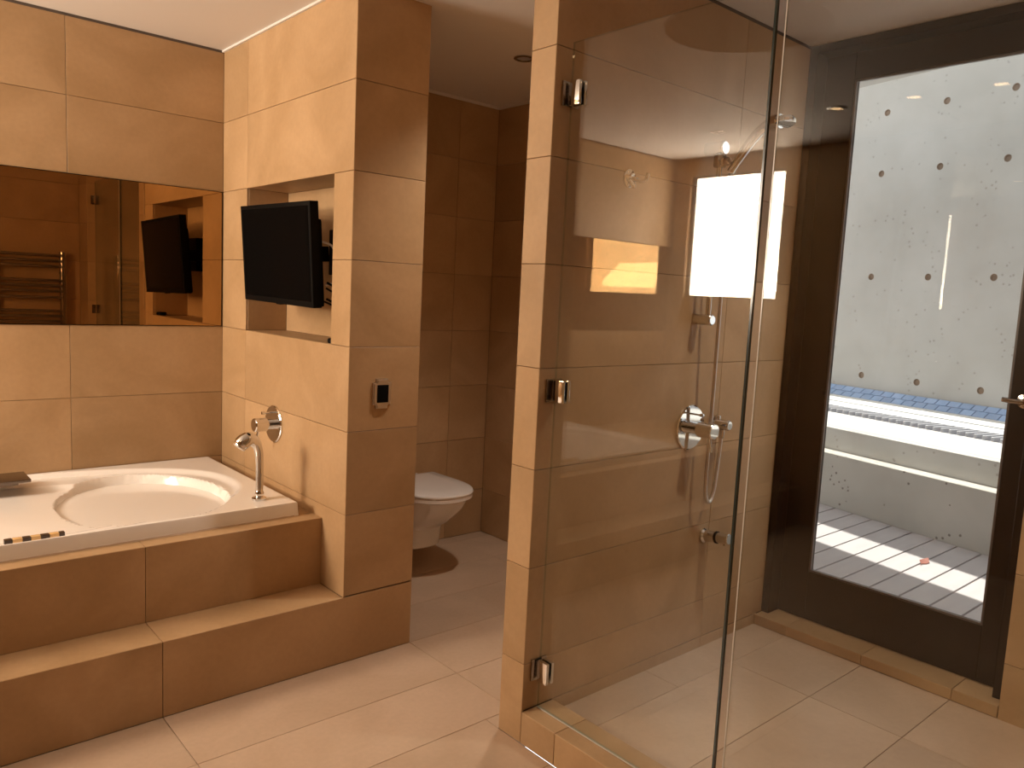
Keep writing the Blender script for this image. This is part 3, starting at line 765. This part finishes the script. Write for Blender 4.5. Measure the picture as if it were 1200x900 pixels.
lathe(bm, (LX0, 0.800, 1.092), (-1, 0, 0), [(0.0, 0), (0.0, 0.024), (0.008, 0.024), (0.010, 0.010), (0.045, 0.010), (0.045, 0)], 24)
sweep(bm, [(LX0-0.04, 0.795, 1.092), (LX0-0.044, 0.83, 1.092), (LX0-0.044, 0.856, 1.094)], [0.009, 0.009, 0.008], 14)
keep(obj('door_handle', bm, M['chrome_dark']), dr)
bm = bmesh.new(); sweep(bm, [(LX0-0.008, 1.487, 1.028), (LX0-0.008, 1.487, 1.040)], 0.006, 12); sweep(bm, [(LX0+0.006, 1.487, 1.034), (LX0-0.012, 1.487, 1.034)], 0.004, 10)
keep(obj('latch_pin', bm, M['black']), dr)

# ------------------------------------------------------------------ downlights
def downlight(x, y, lit, label, group=None, r=0.044, power=1.0, colr=LAMP_COL, cone=150):
    d_ = thing('downlight', label, 'downlight', (x, y, CE), group)
    bm = bmesh.new(); lathe(bm, (0, 0, -0.0005), (0, 0, -1), [(0, r*0.70), (0, r), (0.004, r), (0.006, r*0.9), (0.005, r*0.72), (0.0, r*0.70)], 36)
    for f_ in [f_ for f_ in bm.faces if len(f_.verts) > 6]: bm.faces.remove(f_)
    obj('trim_ring', bm, M['steel'] if lit else M['chrome_dark'], d_)
    bm = bmesh.new(); lathe(bm, (0, 0, -0.0012), (0, 0, -1), [(0, 0), (0, r*0.69), (0.001, r*0.69), (0.0012, 0)], 28)
    obj('lamp', bm, M['lamp_on'] if lit else M['lamp_off'], d_)
    if lit:
        L = bpy.data.lights.new('downlight_beam', 'SPOT'); L.energy = LAMP*power; L.color = colr
        L.spot_size = math.radians(cone); L.spot_blend = 0.8; L.shadow_soft_size = 0.035
        lo = bpy.data.objects.new('downlight_beam', L); col.objects.link(lo); lo.parent = d_; lo.location = (0, 0, -0.02)
    return d_
downlight(-0.62, 2.0, True, 'lit ceiling downlight whose orange reflection glows on the dark door frame')
downlight(-0.62, 1.63, True, 'lit ceiling downlight mirrored near the top left of the terrace door glass')
downlight(-0.62, 1.27, True, 'lit ceiling downlight mirrored at the top right of the terrace door glass')
downlight(-0.75, 2.78, False, 'unlit round ceiling downlight by the left window, mirrored in the shower glass')
downlight(2.275, 2.605, False, 'round ceiling downlight over the floor in front of the toilet')
downlight(1.98, 2.02, True, 'added unseen ceiling lamp brightening the passage behind the shower partition', power=7.5, colr=(1.0, 0.88, 0.76), cone=112)  # fill lamp added to lift the passage and toilet room
downlight(2.40, 0.85, True, 'added unseen ceiling lamp brightening the shower floor and wall', power=6.6, colr=(1.0, 0.90, 0.77), cone=108)  # fill lamp added to lift the dim shower

# ------------------------------------------------------------------ towel radiator, seen in the mirror
ra = thing('towel_radiator', 'dark chrome ladder towel radiator reflected in the bronze mirror', 'towel radiator', (1.18, YW, 0.5))
for x_ in (0.935, 1.405):
    bm = bmesh.new(); sweep(bm, [(x_, YW+0.075, 0.50), (x_, YW+0.075, 1.515)], 0.021, 16); keep(obj('upright', bm, M['chrome_dark']), ra)
for zb in (1.483, 1.441, 1.400, 1.291, 1.250, 1.209, 1.160, 1.056, 1.016, 0.973, 0.87, 0.83, 0.79, 0.75, 0.64, 0.60, 0.56):
    bm = bmesh.new(); sweep(bm, [(0.935, YW+0.095, zb), (1.405, YW+0.095, zb)], 0.0115, 12); keep(obj('rung', bm, M['chrome_dark']), ra)
for x_ in (0.935, 1.405):
    for zb in (0.62, 1.35):
        bm = bmesh.new(); sweep(bm, [(x_, YW+0.0005, zb), (x_, YW+0.07, zb)], 0.012, 12); keep(obj('wall_bracket', bm, M['chrome_dark']), ra)

# ------------------------------------------------------------------ terrace
def turned(o):
    o.rotation_euler = (0, 0, -TH); return o          # local x = away from the house, local y = along the parapet
dk = struct(obj('floor_deck', boxes(((3.1, -0.6, -0.12), (5.7, 4.6, -0.03))), M['deck_gap'], None, False))
k0 = -16
for k in range(k0, 16):
    y0 = 1.896+0.1416*k+0.0055; y1 = 1.896+0.1416*(k+1)-0.0055
    def xe(y): return (4.535+y*math.sin(TH))/math.cos(TH)
    bm = bmesh.new()
    lo_ = [bm.verts.new(p) for p in ((3.105, y0, -0.03), (xe(y0), y0, -0.03), (xe(y1), y1, -0.03), (3.105, y1, -0.03))]
    hi_ = [bm.verts.new((v.co.x, v.co.y, 0.0)) for v in lo_]
    bm.faces.new(lo_[::-1]); bm.faces.new(hi_)
    for q in range(4): bm.faces.new((lo_[q], lo_[(q+1) % 4], hi_[(q+1) % 4], hi_[q]))
    obj('deck_board', bm, M['deck'], dk, False)
S0, S1 = -0.6, 7.0
pw = turned(obj('parapet_wall', boxes(((4.54, S0, -0.1), (4.685, S1, 0.366)), bev=0.003), M['concrete_pit'], None, False))
tag(pw, 'low pitted concrete wall at the far edge of the deck', 'parapet')
p2 = turned(obj('pool_step', boxes(((4.687, S0, -0.1), (4.785, S1, 0.522)), bev=0.003), M['concrete'], None, False))
tag(p2, 'smooth concrete step behind the pitted deck wall, below the pool edge', 'step')
pe = turned(thing('pool_edge', 'white overflow pool edge with ribbed grating and a sloped blue tile border', 'pool edge', (0, 0, 0)))
bm = bmesh.new()
prof = [(4.787, -0.1), (4.787, 0.523), (4.858, 0.606), (4.868, 0.606), (4.868, 0.575), (5.29, 0.575), (5.29, -0.1)]
loft(bm, [[Vector((u_, S0, z_)) for u_, z_ in prof], [Vector((u_, S1, z_)) for u_, z_ in prof]])
obj('outer_slope', bm, M['render'], pe, False)
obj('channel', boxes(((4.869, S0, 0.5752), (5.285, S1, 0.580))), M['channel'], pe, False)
fin0 = None
for k in range(95):
    s_ = 1.6+0.054*k
    if fin0 is None:
        bm = bmesh.new(); box(bm, (4.862, -0.007, 0.600), (5.06, 0.007, 0.634), 0.003, 1); fin0 = obj('grating_fin', bm, M['fin'], pe, False); fin0.location = (0, s_, 0)
    else:
        o = fin0.copy(); col.objects.link(o); o.parent = pe; o.location = (0, s_, 0)
for a, b in ((5.062, 5.12), (5.14, 5.20), (5.22, 5.285)):
    obj('grating_bar', boxes(((a, S0, 0.585), (b, S1, 0.634)), bev=0.004), M['grate'], pe, False)
obj('coping', boxes(((5.297, S0, -0.1), (5.647, S1, 0.640)), bev=0.004), M['render'], pe, False)
dd, dz_ = 0.127, 0.076
TU, TZ0 = 5.648, 0.634
bm = bmesh.new()
q0 = [bm.verts.new(p) for p in ((TU, S0, -0.1), (TU, S0, TZ0), (TU+dd, S0, TZ0+dz_), (TU+dd, S0, -0.1))]
q1 = [bm.verts.new((v.co.x, S1, v.co.z)) for v in q0]
bm.faces.new(q0); bm.faces.new(q1[::-1])
for q in range(4): bm.faces.new((q0[q], q0[(q+1) % 4], q1[(q+1) % 4], q1[q]))
obj('tile_bed', bm, M['channel'], pe, False)
ln = math.hypot(dd, dz_); ang = math.atan2(dz_, dd); tw = 0.094
for row in range(2):
    hrow = ln/2
    for k in range(46):
        s_ = 1.7+tw*k+(0.5*tw if row else 0)
        me = tile_mesh(hrow-0.006, tw-0.007, M['bluetile'], 0.007)
        o = bpy.data.objects.new('blue_tile', me); col.objects.link(o); o.parent = pe
        c = (row+0.5)*hrow
        o.location = (TU+c*math.cos(ang), s_, TZ0+c*math.sin(ang)); o.rotation_euler = (0, -ang, 0)
# tall concrete wall with formwork tie holes
CWU = 5.78
def tie_wall():
    bm = bmesh.new()
    ss = [4.39+0.508*k for k in range(-7, 6)]; zz = [0.822, 1.650, 2.494, 2.983, 3.80]
    sb = [ss[0]-0.254]+[(a+b)/2 for a, b in zip(ss, ss[1:])]+[ss[-1]+0.254]
    zb = [0.40]+[(a+b)/2 for a, b in zip(zz, zz[1:])]+[4.2]
    n = 16; r = 0.027
    for i, s_ in enumerate(ss):
        for j, z_ in enumerate(zz):
            a0, a1, b0, b1 = sb[i], sb[i+1], zb[j], zb[j+1]
            out, ci, de = [], [], []
            for k in range(n):
                a = 2*PI*k/n; c, s = math.cos(a), math.sin(a)
                m_ = max(abs(c), abs(s)); c2, s2 = c/m_, s/m_
                out.append(bm.verts.new((CWU, s_+c2*((a1-s_) if c2 > 0 else (s_-a0)), z_+s2*((b1-z_) if s2 > 0 else (z_-b0)))))
                ci.append(bm.verts.new((CWU, s_+c*r, z_+s*r))); de.append(bm.verts.new((CWU+0.014, s_+c*r*0.8, z_+s*r*0.8)))
            for k in range(n):
                q = (k+1) % n
                bm.faces.new((out[k], out[q], ci[q], ci[k]))
                f_ = bm.faces.new((ci[k], ci[q], de[q], de[k])); f_.material_index = 1
            f_ = bm.faces.new(de); f_.material_index = 1
    bmesh.ops.remove_doubles(bm, verts=bm.verts[:], dist=0.0003)
    box(bm, (CWU+0.02, sb[0], 0.3), (CWU+0.25, sb[-1], 4.2))
    box(bm, (CWU, sb[0], 4.2), (CWU+0.25, sb[-1], 4.21))
    o = obj('wall_terrace', bm, [M['concrete'], M['tiehole']], None, False)
    return struct(turned(o))
tie_wall()
# unseen slab and beam added over the deck, shaped to leave one stripe of sun
struct(turned(obj('added_shade_slab', boxes(((2.2, -2.0, 2.90), (4.0, 7.0, 3.05))), M['concrete'], None, False)))
struct(turned(obj('added_shade_beam', boxes(((4.346, -2.0, 2.90), (4.745, 7.0, 3.05))), M['concrete'], None, False)))
# dry leaf on the deck
bm = bmesh.new()
lp = [(-0.030, 0, 0.004), (-0.012, 0.014, 0.010), (0.010, 0.016, 0.008), (0.030, 0.004, 0.014), (0.034, -0.002, 0.016), (0.012, -0.014, 0.004), (-0.012, -0.012, 0.003)]
vs1 = [bm.verts.new(p) for p in lp]; vs2 = [bm.verts.new((x, y, z-0.0025)) for x, y, z in lp]
cc1 = bm.verts.new((0.0, 0.001, 0.002)); cc2 = bm.verts.new((0.0, 0.001, 0.0))
for k in range(len(lp)):
    q = (k+1) % len(lp); bm.faces.new((vs1[k], vs1[q], cc1)); bm.faces.new((vs2[q], vs2[k], cc2)); bm.faces.new((vs1[q], vs1[k], vs2[k], vs2[q]))
sweep(bm, [(-0.030, 0, 0.003), (-0.050, -0.006, 0.004)], 0.0015, 6)
lf = obj('fallen_leaf', bm, M['leaf']); lf.location = (4.503, 1.603, 0.0005); lf.scale = (1.4, 1.4, 1.4)
tag(lf, 'dry reddish leaf lying on the sunlit deck boards', 'leaf')
